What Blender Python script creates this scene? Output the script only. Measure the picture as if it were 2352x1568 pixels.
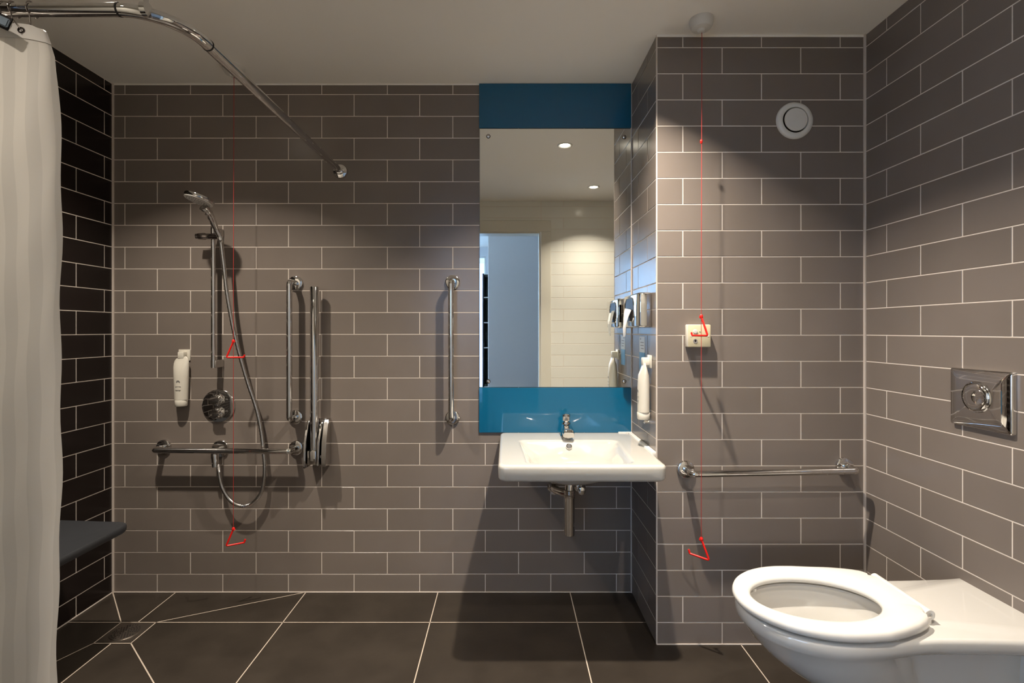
import bpy, bmesh, math, random
from mathutils import Vector, Matrix
random.seed(4)
for o in list(bpy.data.objects): bpy.data.objects.remove(o)
S = bpy.context.scene
PI = math.pi
# ------------------------------------------------------------------ camera, exposure, world, lamps
# metres; x right, y away from the camera, z up.  Focal length 1150 px at 2352 px frame width.
F, VX, VY, CAMZ = 1150.0, 1165.0, 758.0, 1.2236
cam = bpy.data.cameras.new('camera'); cam.sensor_width = 36.0; cam.lens = 36.0*F/2352
cam.shift_x = (1176-VX)/2352; cam.shift_y = (VY-784)/2352; cam.clip_start = 0.02
camo = bpy.data.objects.new('camera', cam); S.collection.objects.link(camo)
camo.location = (0, 0, CAMZ); camo.rotation_euler = (PI/2, 0, 0); S.camera = camo
S.view_settings.view_transform = 'Standard'; S.view_settings.look = 'None'
S.view_settings.exposure = 1.05; S.view_settings.gamma = 1.0; S.view_settings.use_curve_mapping = False
w = bpy.data.worlds.new('daylight'); S.world = w; w.use_nodes = True
w.node_tree.nodes['Background'].inputs[0].default_value = (0.30, 0.55, 1.0, 1)
w.node_tree.nodes['Background'].inputs[1].default_value = 1.6
WARM = (1.0, 0.89, 0.76)
LAMPS = [(0.358, 1.553, 88.0), (0.693, 0.649, 29.0), (-1.27, 1.553, 52.0), (-1.10, 0.60, 19.0)]
CEIL = 2.372
for i, (lx, ly, pw) in enumerate(LAMPS):
    l = bpy.data.lights.new('downlight_beam', 'AREA'); l.shape = 'DISK'; l.size = 0.044; l.energy = pw*0.16; l.color = WARM
    l.spread = math.radians(112)
    o = bpy.data.objects.new('downlight_beam', l); S.collection.objects.link(o); o.location = (lx, ly, CEIL-0.0035)
# daylight entering through the far bedroom windows, plus an added side window
for (loc, rot, sx, sy, pw) in [((-1.75, -3.06, 1.78), (PI/2, 0, 0), 2.4, 1.1, 25.0), ((-.42, -3.06, 1.25), (PI/2, 0, 0), .12, 2.0, 0.9),
                               ((-3.06, -1.5, 1.3), (PI/2, 0, -PI/2), 2.0, 1.9, 46.0)]:  # side light added to brighten the wardrobe front
    l = bpy.data.lights.new('window_and_fill_light', 'AREA'); l.shape = 'RECTANGLE'; l.size = sx; l.size_y = sy
    l.energy = pw; l.color = (0.36, 0.64, 1.0) if rot[2] == 0 else (0.55, 0.74, 1.0)
    o = bpy.data.objects.new('window_and_fill_light', l); S.collection.objects.link(o); o.location = loc; o.rotation_euler = rot

# ------------------------------------------------------------------ helpers
def at(px, py, Y):
    return Vector(((px-VX)/F*Y, Y, CAMZ-(py-VY)/F*Y))
def mat(name, col, rough=0.5, metal=0.0, spec=0.5, coat=0.0, trans=0.0, emit=None, es=0.0, sss=0.0, bump=None, var=0.0, noise=None, coat_r=0.03):
    m = bpy.data.materials.new(name); m.use_nodes = True
    nt = m.node_tree; b = nt.nodes['Principled BSDF']
    b.inputs['Base Color'].default_value = (*col, 1); b.inputs['Roughness'].default_value = rough
    b.inputs['Metallic'].default_value = metal; b.inputs['Specular IOR Level'].default_value = spec
    b.inputs['Coat Weight'].default_value = coat; b.inputs['Coat Roughness'].default_value = coat_r
    b.inputs['Transmission Weight'].default_value = trans
    if emit: b.inputs['Emission Color'].default_value = (*emit, 1); b.inputs['Emission Strength'].default_value = es
    tc = None
    if bump or noise:
        tc = nt.nodes.new('ShaderNodeTexCoord')
    if bump:
        n = nt.nodes.new('ShaderNodeTexNoise'); n.inputs['Scale'].default_value = bump[0]; n.inputs['Detail'].default_value = 3
        nt.links.new(tc.outputs['Object'], n.inputs['Vector'])
        bp = nt.nodes.new('ShaderNodeBump'); bp.inputs['Strength'].default_value = bump[1]; bp.inputs['Distance'].default_value = bump[2]
        nt.links.new(n.outputs['Fac'], bp.inputs['Height']); nt.links.new(bp.outputs['Normal'], b.inputs['Normal'])
    src = None
    if noise:   # (scale, colour a, colour b)
        n = nt.nodes.new('ShaderNodeTexNoise'); n.inputs['Scale'].default_value = noise[0]; n.inputs['Detail'].default_value = 6
        nt.links.new(tc.outputs['Object'], n.inputs['Vector'])
        r = nt.nodes.new('ShaderNodeValToRGB'); r.color_ramp.elements[0].position = .35; r.color_ramp.elements[1].position = .65
        r.color_ramp.elements[0].color = (*noise[1], 1); r.color_ramp.elements[1].color = (*noise[2], 1)
        nt.links.new(n.outputs['Fac'], r.inputs['Fac']); src = r.outputs['Color']
        nt.links.new(src, b.inputs['Base Color'])
    if var:
        g = nt.nodes.new('ShaderNodeNewGeometry')
        mr = nt.nodes.new('ShaderNodeMapRange'); mr.inputs['To Min'].default_value = 1-var; mr.inputs['To Max'].default_value = 1+var
        nt.links.new(g.outputs['Random Per Island'], mr.inputs['Value'])
        hs = nt.nodes.new('ShaderNodeHueSaturation'); hs.inputs['Color'].default_value = (*col, 1)
        if src: nt.links.new(src, hs.inputs['Color'])
        nt.links.new(mr.outputs['Result'], hs.inputs['Value']); nt.links.new(hs.outputs['Color'], b.inputs['Base Color'])
    return m
TILE_A, TILE_B = (0.186, 0.156, 0.134), (0.205, 0.172, 0.148)
M = dict(
    tile=mat('taupe_tile', TILE_A, 0.26, spec=0.4, var=0.06, noise=(3.0, TILE_A, TILE_B), bump=(9.0, 0.14, 0.004)),
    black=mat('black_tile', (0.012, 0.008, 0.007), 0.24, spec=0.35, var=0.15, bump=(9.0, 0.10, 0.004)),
    cream=mat('cream_tile', (0.80, 0.79, 0.72), 0.18, spec=0.5, var=0.02, bump=(9.0, 0.10, 0.004)),
    grout=mat('grout', (0.76, 0.68, 0.60), 0.85, bump=(300, 0.3, 0.001)),
    silicone=mat('silicone', (0.60, 0.53, 0.47), 0.45),
    floor=mat('floor_tile', (0.05, 0.042, 0.033), 0.38, spec=0.4, noise=(6.0, (0.027, 0.021, 0.016), (0.038, 0.030, 0.023)), bump=(60, 0.12, 0.002)),
    fgrout=mat('floor_grout', (0.50, 0.42, 0.34), 0.8),
    ceiling=mat('ceiling_paint', (0.95, 0.91, 0.84), 0.7, bump=(25, 0.08, 0.002)),
    wood=mat('cream_gloss_paint', (0.72, 0.69, 0.60), 0.35),
    chrome=mat('chrome', (0.70, 0.69, 0.68), 0.05, metal=1.0),
    brushed=mat('satin_chrome', (0.62, 0.60, 0.58), 0.20, metal=1.0),
    darkchrome=mat('dark_chrome', (0.30, 0.27, 0.26), 0.12, metal=1.0),
    steel=mat('stainless_steel', (0.38, 0.34, 0.30), 0.35, metal=1.0),
    ceramic=mat('basin_ceramic', (0.50, 0.478, 0.43), 0.10, spec=0.5, coat=0.5),
    pan=mat('toilet_ceramic', (0.63, 0.61, 0.57), 0.10, spec=0.5, coat=0.5),
    seat=mat('white_plastic', (0.74, 0.715, 0.67), 0.22, spec=0.5),
    plastic=mat('ivory_plastic', (0.68, 0.64, 0.55), 0.35),
    beige=mat('aged_ivory_plastic', (0.60, 0.54, 0.36), 0.35),
    white=mat('white_matt_plastic', (0.70, 0.68, 0.63), 0.4),
    red=mat('red_plastic', (0.80, 0.012, 0.008), 0.28),
    redcord=mat('red_cord', (0.42, 0.020, 0.016), 0.7),
    blue=mat('blue_glass', (0.0, 0.100, 0.205), 0.3, spec=0.25, coat=0.8, coat_r=0.01),
    edge=mat('mirror_edge', (0.30, 0.36, 0.34), 0.15, metal=0.6),
    mirror=mat('mirror_silver', (0.93, 0.94, 0.90), 0.0, metal=1.0),
    greyseat=mat('dark_grey_plastic', (0.030, 0.032, 0.036), 0.42),
    rubber=mat('black_rubber', (0.012, 0.010, 0.010), 0.5),
    ink=mat('grey_ink', (0.22, 0.21, 0.20), 0.6),
    paper=mat('tissue_paper', (0.86, 0.85, 0.82), 0.9),
    water=mat('water', (0.9, 0.93, 0.9), 0.02, trans=1.0),
    label=mat('label_paper', (0.66, 0.68, 0.66), 0.4),
    labelreflection=mat('label_blue_reflection', (0.10, 0.30, 0.50), 0.35),  # blue reflection put into the sticker's colour
    green=mat('green_lens', (0.02, 0.25, 0.05), 0.3),
    lamp=mat('lamp_lens', (1, 1, 1), 0.3, emit=(1.0, 0.90, 0.74), es=9.0),
    panel=mat('grey_laminate', (0.70, 0.70, 0.70), 0.4),
    shelf=mat('black_shelf', (0.012, 0.012, 0.014), 0.4),
    bedwall=mat('bedroom_paint', (0.60, 0.62, 0.64), 0.7),
    carpet=mat('bedroom_carpet', (0.10, 0.10, 0.11), 0.95, bump=(200, 0.5, 0.004)),
    clip=mat('blue_grey_plastic', (0.16, 0.20, 0.24), 0.3),
    glass=mat('window_glass', (0.9, 0.95, 1.0), 0.0, trans=1.0),
)
# satin striped fabric with some light passing through
def fabric(name, col):
    m = bpy.data.materials.new(name); m.use_nodes = True; nt = m.node_tree; b = nt.nodes['Principled BSDF']
    b.inputs['Roughness'].default_value = 0.6; b.inputs['Sheen Weight'].default_value = 0.2
    u = nt.nodes.new('ShaderNodeUVMap'); wv = nt.nodes.new('ShaderNodeTexWave')
    wv.inputs['Scale'].default_value = 7.0; wv.inputs['Distortion'].default_value = 0.0
    nt.links.new(u.outputs['UV'], wv.inputs['Vector'])
    r = nt.nodes.new('ShaderNodeValToRGB'); r.color_ramp.interpolation = 'EASE'
    r.color_ramp.elements[0].color = (col[0]*.90, col[1]*.90, col[2]*.90, 1); r.color_ramp.elements[0].position = .45
    r.color_ramp.elements[1].color = (*col, 1); r.color_ramp.elements[1].position = .55
    nt.links.new(wv.outputs['Fac'], r.inputs['Fac']); nt.links.new(r.outputs['Color'], b.inputs['Base Color'])
    t = nt.nodes.new('ShaderNodeBsdfTranslucent'); nt.links.new(r.outputs['Color'], t.inputs['Color'])
    mx = nt.nodes.new('ShaderNodeMixShader'); mx.inputs[0].default_value = 0.22
    nt.links.new(b.outputs[0], mx.inputs[1]); nt.links.new(t.outputs[0], mx.inputs[2])
    nt.links.new(mx.outputs[0], nt.nodes['Material Output'].inputs['Surface'])
    return m
M['fabric'] = fabric('striped_curtain_fabric', (0.66, 0.63, 0.58))
M['hem'] = mat('curtain_hem_fabric', (0.62, 0.59, 0.55), 0.7)

def link(o): S.collection.objects.link(o); return o
def obj(name, bm, m, parent=None, smooth=True, sharp=40, local=False):
    """Link bm as one mesh object. World coordinates unless local; parents are unrotated then."""
    me = bpy.data.meshes.new(name)
    bmesh.ops.recalc_face_normals(bm, faces=bm.faces)
    bm.to_mesh(me); bm.free()
    for mm in (m if isinstance(m, (list, tuple)) else [m]): me.materials.append(M[mm])
    if smooth:
        for p in me.polygons: p.use_smooth = True
        me.set_sharp_from_angle(angle=math.radians(sharp))
    o = link(bpy.data.objects.new(name, me))
    if parent is not None:
        o.parent = parent
        if not local:
            r = parent
            off = Vector((0, 0, 0))
            while r is not None:
                off += r.location; r = r.parent
            me.transform(Matrix.Translation(-off))
    return o
def tag(o, label, cat, group=None):
    o['label'] = label; o['category'] = cat
    if group: o['group'] = group
    return o
def thing(name, loc, label, cat, group=None, rz=0.0):
    o = link(bpy.data.objects.new(name, None)); o.location = loc; o.rotation_euler = (0, 0, rz)
    o.empty_display_size = 0.05
    return tag(o, label, cat, group)
def struct(o): o['kind'] = 'structure'; return o
def B(): return bmesh.new()
def box(bm, a, b, bev=0.0, seg=2, mi=0):
    a, b = Vector(a), Vector(b); c = (a+b)/2; s = b-a
    t = bmesh.new(); bmesh.ops.create_cube(t, size=1.0)
    bmesh.ops.scale(t, vec=(abs(s.x), abs(s.y), abs(s.z)), verts=t.verts)
    if bev > 0: bmesh.ops.bevel(t, geom=t.edges[:], offset=bev, segments=seg, affect='EDGES', profile=0.5)
    bmesh.ops.translate(t, vec=c, verts=t.verts)
    merge(bm, t, mi)
def merge(bm, t, mi=0, mtx=None):
    vm = {}
    for v in t.verts: vm[v] = bm.verts.new(mtx @ v.co if mtx else v.co)
    for f in t.faces:
        try: nf = bm.faces.new([vm[v] for v in f.verts]); nf.material_index = mi
        except ValueError: pass
    t.free()
def rings(bm, loops, cap0=True, cap1=True, mi=0, closed=False):
    R = [[bm.verts.new(p) for p in lp] for lp in loops]; n = len(loops[0]); k = len(R)
    for i in range(k if closed else k-1):
        a, b = R[i], R[(i+1) % k]
        for j in range(n):
            f = bm.faces.new((a[j], a[(j+1) % n], b[(j+1) % n], b[j])); f.material_index = mi
    if not closed:
        if cap0: bm.faces.new(R[0]).material_index = mi
        if cap1: bm.faces.new(R[-1]).material_index = mi
def frame_of(d):
    d = d.normalized(); up = Vector((0, 0, 1)) if abs(d.z) < 0.9 else Vector((1, 0, 0))
    x = up.cross(d).normalized(); return x, d.cross(x).normalized()
def tube(bm, pts, r, n=20, caps=True, mi=0, closed=False):
    pts = [Vector(p) for p in pts]; k = len(pts); loops = []
    rr = r if isinstance(r, (list, tuple)) else [r]*k
    x = None
    for i in range(k):
        if closed: d = (pts[(i+1) % k]-pts[i-1])
        else: d = pts[min(i+1, k-1)]-pts[max(i-1, 0)]
        d.normalize()
        if x is None: x, y = frame_of(d)
        else: x = (x-d*x.dot(d)).normalized(); y = d.cross(x)
        loops.append([pts[i]+(x*math.cos(2*PI*j/n)+y*math.sin(2*PI*j/n))*rr[i] for j in range(n)])
    rings(bm, loops, caps, caps, mi, closed)
def lathe(bm, c, axis, prof, n=40, mi=0, sx=1.0):
    """prof: (distance along axis, radius)"""
    c = Vector(c); d = Vector(axis).normalized(); x, y = frame_of(d)
    loops = [[c+d*h+(x*math.cos(2*PI*j/n)*sx+y*math.sin(2*PI*j/n))*max(r, 1e-4) for j in range(n)] for h, r in prof]
    rings(bm, loops, True, True, mi)
def fillet(pts, r, n=8):
    pts = [Vector(p) for p in pts]; out = [pts[0]]
    for i in range(1, len(pts)-1):
        p = pts[i]; a = (pts[i-1]-p); b = (pts[i+1]-p)
        ang = a.angle(b); t = min(r/math.tan(ang/2), a.length*.49, b.length*.49)
        a.normalize(); b.normalize(); rr = t*math.tan(ang/2)
        c = p+(a+b).normalized()*(rr/math.sin(ang/2)); s = p+a*t-c; e = p+b*t-c; th = s.angle(e)
        for k in range(n+1):
            q = k/n
            out.append(c+(s*math.sin((1-q)*th)+e*math.sin(q*th))/math.sin(th))
    out.append(pts[-1]); return out
def spline(pts, n=8):
    pts = [Vector(p) for p in pts]; out = []
    P = [pts[0]*2-pts[1]]+pts+[pts[-1]*2-pts[-2]]
    for i in range(1, len(P)-2):
        for k in range(n):
            t = k/n
            out.append(.5*((2*P[i])+(P[i+1]-P[i-1])*t+(2*P[i-1]-5*P[i]+4*P[i+1]-P[i+2])*t*t+(3*P[i]-P[i-1]-3*P[i+1]+P[i+2])*t**3))
    out.append(pts[-1]); return out
def rrect(hx, hy, r, n=8):
    """rounded rectangle outline round the origin, counter-clockwise from the right"""
    o = []
    for (sx, sy, a0) in ((1, 1, 0), (-1, 1, PI/2), (-1, -1, PI), (1, -1, 3*PI/2)):
        for k in range(n+1):
            a = a0+PI/2*k/n
            o.append((sx*(hx-r)+r*math.cos(a), sy*(hy-r)+r*math.sin(a)))
    return o
def ray_poly(poly, ang):
    """distance from the origin to a closed outline along a direction"""
    dx, dy = math.cos(ang), math.sin(ang); best = 0
    for i in range(len(poly)):
        x1, y1 = poly[i-1]; x2, y2 = poly[i]; ex, ey = x2-x1, y2-y1
        den = dx*ey-dy*ex
        if abs(den) < 1e-12: continue
        t = (x1*ey-y1*ex)/den; s = (x1*dy-y1*dx)/den
        if t > 0 and -1e-6 <= s <= 1+1e-6: best = max(best, t)
    return best

# ------------------------------------------------------------------ dimensions of the room
YM, YB, YD = 2.337, 1.949, 0.214          # main wall, boxed-out wall, wall with the door
XL, XS, XR = -1.841, 0.581, 1.393         # left wall, return of the box, right wall
Z0, TP, TW, G = 0.086, 0.1017, 0.3063, 0.0036

def tiled(name, org, ud, nd, u0, u1, joint_even, joint_odd, m, v0=0.0, v1=CEIL, thick=0.08, ins=0.0, TW=TW):
    """wall surface with real tiles; org + ud*u + z*v, nd points into the room"""
    org, ud, nd = Vector(org), Vector(ud), Vector(nd); bm = B(); up = Vector((0, 0, 1))
    def P(u, v, h): return org+ud*u+up*v+nd*h
    g = -0.0012
    c = [P(u0+ins, v0, g), P(u1, v0, g), P(u1, v1, g), P(u0+ins, v1, g)]; d = [p-nd*thick for p in c]
    V = [bm.verts.new(p) for p in c+d]
    for q in ((0, 1, 2, 3), (4, 5, 6, 7), (0, 1, 5, 4), (1, 2, 6, 5), (2, 3, 7, 6), (3, 0, 4, 7)):
        bm.faces.new([V[i] for i in q])
    zs = [-1]+[Z0+TP*k for k in range(23)]+[9]
    for r in range(len(zs)-1):
        a, b = max(zs[r]+G/2, v0+G/2), min(zs[r+1]-G/2, v1-G/2)
        if b-a < .004: continue
        j = joint_even if r % 2 == 0 else joint_odd
        j = j-math.ceil((j-u0)/TW)*TW
        us = [u0]
        while j < u1:
            if j > u0+.006: us.append(j)
            j += TW
        if u1-us[-1] < .006: us.pop()
        us.append(u1)
        for k in range(len(us)-1):
            s, t = us[k]+G/2, us[k+1]-G/2
            if t-s < .004: continue
            e = .0009; tl = [random.uniform(-.00012, .00012) for _ in range(4)]
            lo = [P(s, a, g), P(t, a, g), P(t, b, g), P(s, b, g)]
            mid = [P(s, a, -e), P(t, a, -e), P(t, b, -e), P(s, b, -e)]
            hi = [P(s+e, a+e, tl[0]), P(t-e, a+e, tl[1]), P(t-e, b-e, tl[2]), P(s+e, b-e, tl[3])]
            L = [[bm.verts.new(p) for p in q] for q in (lo, mid, hi)]
            for x in range(2):
                for y in range(4):
                    bm.faces.new((L[x][y], L[x][(y+1) % 4], L[x+1][(y+1) % 4], L[x+1][y])).material_index = 1
            bm.faces.new(L[2]).material_index = 1
    me = bpy.data.meshes.new(name); bm.normal_update(); bmesh.ops.recalc_face_normals(bm, faces=bm.faces); bm.to_mesh(me); bm.free()
    me.materials.append(M['grout']); me.materials.append(M[m])
    return struct(link(bpy.data.objects.new(name, me)))

# joints measured along each wall
tiled('wall_back', (0, YM, 0), (1, 0, 0), (0, -1, 0), XL, XS, -1.634, -1.785, 'tile')
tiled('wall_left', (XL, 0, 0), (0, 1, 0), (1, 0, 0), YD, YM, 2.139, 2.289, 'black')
tiled('wall_back_return', (XS, 0, 0), (0, 1, 0), (-1, 0, 0), YB, YM, 2.22, 2.075, 'tile', thick=.01, ins=.004)
tiled('wall_back_right', (0, YB, 0), (1, 0, 0), (0, -1, 0), XS, XR, .837, .684, 'tile', ins=.004)
tiled('wall_right', (XR, 0, 0), (0, 1, 0), (-1, 0, 0), YD, YB, 1.688, 1.839, 'tile')
DL, DR, DH = -.62, .30, 2.10
wf = tiled('wall_front', (0, YD, 0), (1, 0, 0), (0, 1, 0), DR, XR, 2.5, 4.5, 'cream', thick=.12, TW=4)
w2 = tiled('wall_front_left', (0, YD, 0), (1, 0, 0), (0, 1, 0), XL, DL, 2.5, 4.5, 'cream', thick=.12, TW=4)
w3 = tiled('wall_front_top', (0, YD, 0), (1, 0, 0), (0, 1, 0), DL, DR, 2.5, 4.5, 'cream', TW=4, v0=DH, thick=.12)

# ceiling over bathroom (with holes for nothing: lamps are shallow) and over the bedroom
b = B(); box(b, (XL-.1, YD-.12, CEIL), (XR+.1, YM+.1, CEIL+.08)); struct(obj('ceiling', b, 'ceiling', smooth=False))
# floor: slab plus thin grout lines set flush in it
b = B(); box(b, (XL-.1, YD-.12, -.08), (XR+.1, YM+.1, 0))
def strip(bm, p, q, wd=.0042):
    p, q = Vector((*p, 0)), Vector((*q, 0)); d = (q-p).normalized(); s = Vector((-d.y, d.x, 0))*wd/2
    h = Vector((0, 0, .0006))
    v = [bm.verts.new(x+h) for x in (p-s, q-s, q+s, p+s)]; bm.faces.new(v).material_index = 1
DX0, DX1, DY0, DY1 = -1.617, -1.471, 1.957, 2.097
GX = .6165
for k in range(-2, 3):
    x = .293+GX*k
    if x < XR and k > -3: strip(b, (x, YD), (x, YM if x < XS else YB))
for y in (2.097, 1.48, .865): strip(b, (XL if y != 2.097 else DX1, y), (XS if y > YB else XR, y))
strip(b, (XL, 2.097), (DX0, 2.097))
strip(b, (-1.547, DY1), (-1.547, YM)); strip(b, (-1.547, YD), (-1.547, DY0))
strip(b, (XL, YM), (DX0, DY1)); strip(b, (-.945, YM), (DX1, DY1)); strip(b, (DX1, DY0), (-.940, 1.48)); strip(b, (DX0, DY0), (XL, 1.48))
for p, q in (((DX0, DY0), (DX1, DY0)), ((DX1, DY0), (DX1, DY1)), ((DX1, DY1), (DX0, DY1)), ((DX0, DY1), (DX0, DY0))): strip(b, p, q)
me = bpy.data.meshes.new('floor'); b.to_mesh(me); b.free(); me.materials.append(M['floor']); me.materials.append(M['fgrout'])
struct(link(bpy.data.objects.new('floor', me)))
# silicone in the corners, edge trims, threshold trim
def trim(name, p, q, wd=.009, m='silicone'):
    b = B(); box(b, p, q, .001, 1); struct(obj(name, b, m, smooth=False))
trim('trim_1', (XL, YM-.008, 0), (XL+.008, YM, CEIL)); trim('trim_2', (XR-.008, YB-.008, 0), (XR, YB, CEIL))
trim('trim_3', (XS-.0015, YB-.0015, 0), (XS+.004, YB+.004, CEIL)); trim('trim_4', (XS-.006, YM-.006, 0), (XS, YM, CEIL))
trim('trim_5', (XL, YM-.004, 0), (XS, YM, .005)); trim('trim_6', (XS, YB-.004, 0), (XR, YB, .005)); trim('trim_7', (XL, YD, 0), (XL+.004, YM, .005))
trim('trim_8', (XL, YM-.003, CEIL-.006), (XS, YM, CEIL), m='ceiling'); trim('trim_9', (XS, YB-.004, CEIL-.009), (XR, YB, CEIL), m='ceiling')
# door frame: lining and architrave
b = B()
for x0, x1 in ((DL, DL+.018), (DR-.018, DR)): box(b, (x0, YD-.13, 0), (x1, YD+.004, DH-.018), .002, 1)
box(b, (DL, YD-.13, DH-.018), (DR, YD+.004, DH), .002, 1)
for x0, x1 in ((DL-.085, DL+.004), (DR-.004, DR+.088)): box(b, (x0, YD, 0), (x1, YD+.014, DH-.004), .003, 1)
box(b, (DL-.085, YD, DH-.004), (DR+.088, YD+.014, DH+.095), .003, 1)
struct(obj('door_1', b, 'wood', smooth=False))

# ------------------------------------------------------------------ bedroom beyond the doorway (seen in the mirror)
b = B(); box(b, (-3.0, -3.1, -.09), (1.5, YD-.12, -.001)); struct(obj('floor_bedroom', b, 'carpet', smooth=False))
b = B(); box(b, (-3.1, -3.1, 2.5), (1.6, YD-.12, 2.58)); struct(obj('ceiling_bedroom', b, 'ceiling', smooth=False))
b = B(); box(b, (1.5, -3.1, 0), (1.58, YD-.12, 2.5)); struct(obj('wall_bedroom_right', b, 'bedwall', smooth=False))
b = B()
box(b, (-.33, -3.1, 0), (1.5, -3.0, 2.5)); box(b, (-3.0, -3.1, 2.35), (-.33, -3.0, 2.5)); box(b, (-3.0, -3.1, 0), (-.50, -3.0, 1.2)); box(b, (-.50, -3.1, 0), (-.33, -3.0, .1))
struct(obj('wall_bedroom_far', b, 'bedwall', smooth=False))
b = B()
box(b, (-3.1, -3.1, 0), (-3.0, -2.6, 2.5)); box(b, (-3.1, -.4, 0), (-3.0, YD-.12, 2.5)); box(b, (-3.1, -2.6, 2.3), (-3.0, -.4, 2.5)); box(b, (-3.1, -2.6, 0), (-3.0, -.4, .3))
struct(obj('wall_bedroom_left', b, 'bedwall', smooth=False))
b = B(); box(b, (-3.1, YD-.20, CEIL+.0), (1.6, YD-.12, 2.5)); box(b, (-3.1, YD-.20, 0), (XL-.09, YD-.12, CEIL)); box(b, (XR+.09, YD-.20, 0), (1.58, YD-.12, CEIL))
struct(obj('wall_bedroom_near', b, 'bedwall', smooth=False))
def window(name, p0, p1, axis):
    b = B(); w_ = .02 if name == 'window_3' else .05
    x0, y0, z0 = p0; x1, y1, z1 = p1
    if axis == 'x':
        for a, c in (((x0, z0), (x1, z0+w_)), ((x0, z1-w_), (x1, z1)), ((x0, z0), (x0+w_, z1)), ((x1-w_, z0), (x1, z1)))+((((x0+x1)/2-.025, z0), ((x0+x1)/2+.025, z1)),)*(name == 'window_1'):
            box(b, (a[0], y0, a[1]), (c[0], y1, c[1]), .003, 1)
        fr = struct(obj(name, b, 'white', smooth=False)); b = B(); box(b, (x0+w_, (y0+y1)/2-.003, z0+w_), (x1-w_, (y0+y1)/2+.003, z1-w_))
    else:
        for a, c in (((y0, z0), (y1, z0+w_)), ((y0, z1-w_), (y1, z1)), ((y0, z0), (y0+w_, z1)), ((y1-w_, z0), (y1, z1)), (((y0+y1)/2-.025, z0), ((y0+y1)/2+.025, z1))):
            box(b, (x0, a[0], a[1]), (x1, c[0], c[1]), .003, 1)
        fr = struct(obj(name, b, 'white', smooth=False)); b = B(); box(b, ((x0+x1)/2-.003, y0+w_, z0+w_), ((x0+x1)/2+.003, y1-w_, z1-w_))
    obj('window_pane', b, 'glass', fr, smooth=False)
window('window_1', (-3.0, -3.05, 1.2), (-.50, -3.01, 2.35), 'x')
window('window_3', (-.50, -3.05, .1), (-.33, -3.01, 2.35), 'x')
window('window_added', (-3.08, -2.6, .3), (-3.04, -.4, 2.3), 'y')  # unseen window added so the wardrobe front gets light
wr = thing('wardrobe', (.62, -1.15, 0), 'tall pale grey wardrobe panel seen through the doorway in the mirror', 'wardrobe')
b = B(); box(b, (-.205, -1.4, 0), (1.45, -.92, 2.36), .004, 1); obj('carcass', b, 'panel', wr, smooth=False)
b = B(); box(b, (-.213, -.92, .06), (.60, -.90, 2.34), .003, 1); obj('door', b, 'panel', wr, smooth=False)
b = B(); box(b, (.606, -.92, .06), (1.44, -.90, 2.34), .003, 1); obj('door', b, 'panel', wr, smooth=False)
sh = thing('open_shelf_unit', (-.25, -2.3, 0), 'narrow black open shelf unit with pale shelf edges beside the wardrobe in the mirror', 'shelf unit')
b = B()
box(b, (-.335, -2.45, 0), (-.315, -2.1, 1.99)); box(b, (-.19, -2.45, 0), (-.17, -2.1, 1.99)); box(b, (-.33, -2.46, 0), (-.17, -2.44, 1.99))
obj('carcass', b, 'shelf', sh, smooth=False)
for z in (.45, .98, 1.32, 1.66, 1.975):
    b = B(); box(b, (-.315, -2.44, z), (-.19, -2.095, z+.012)); obj('shelf', b, 'white', sh, smooth=False)

# ------------------------------------------------------------------ downlights
DLAB = ['round recessed ceiling downlight nearest the mirror, larger of the two in the mirror',
        'round white recessed downlight nearer the door, lower and smaller of the two in the mirror',
        'round recessed downlight in the ceiling above the shower corner',
        'round recessed downlight in the ceiling between the doorway and the shower curtain']
for (lx, ly, pw), lab in zip(LAMPS, DLAB):
    t = thing('ceiling_downlight', (lx, ly, CEIL), lab, 'downlight', 'ceiling downlights')
    b = B(); lathe(b, (lx, ly, CEIL), (0, 0, -1), [(0, .048), (.003, .046), (.005, .040), (.002, .034), (0, .034)], 40); obj('trim_ring', b, 'white', t)
    b = B(); lathe(b, (lx, ly, CEIL-.0005), (0, 0, -1), [(0, .031), (.0015, .030)], 32); obj('lens', b, 'lamp', t)

# ------------------------------------------------------------------ shower curtain rail
RZ, RX, RY, RR = 1.963, -.777, 1.156, .0145
t = thing('shower_curtain_rail', (RX, YM, RZ), 'polished chrome L shaped shower curtain rail running from wall to wall', 'curtain rail')
pa = fillet([(XL+.004, RY, RZ), (RX, RY, RZ), (RX, YM-.004, RZ)], .125, 16)
b = B(); tube(b, pa, RR, 28); obj('rail_tube', b, 'chrome', t)
for p, d in (((-.895, RY, RZ), (1, 0, 0)), ((RX, 1.30, RZ), (0, 1, 0))):
    p = Vector(p); d = Vector(d)
    b = B(); lathe(b, p-d*.002, d, [(0, RR), (0, RR+.0008), (.004, RR+.0008), (.004, RR)], 28); obj('joint_ring', b, 'rubber', t)
b = B(); lathe(b, (RX, YM, RZ), (0, -1, 0), [(0, .034), (.004, .034), (.010, .031), (.013, .024), (.014, .0185), (.030, .0175), (.031, RR)], 40); obj('wall_flange', b, 'chrome', t)
b = B(); lathe(b, (XL, RY, RZ), (1, 0, 0), [(0, .034), (.004, .034), (.010, .031), (.013, .024), (.014, .0185), (.030, .0175), (.031, RR)], 40); obj('wall_flange', b, 'chrome', t)
b = B()
tube(b, [(-.834, RY, RZ+RR-.002), (-.834, RY, CEIL)], .0055, 14); lathe(b, (-.834, RY, CEIL), (0, 0, -1), [(0, .02), (.006, .02), (.010, .010)], 28)
lathe(b, (-.840, RY, RZ), (1, 0, 0), [(0, RR), (0, RR+.002), (.012, RR+.002), (.012, RR)], 28); obj('ceiling_support', b, 'chrome', t)

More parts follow.
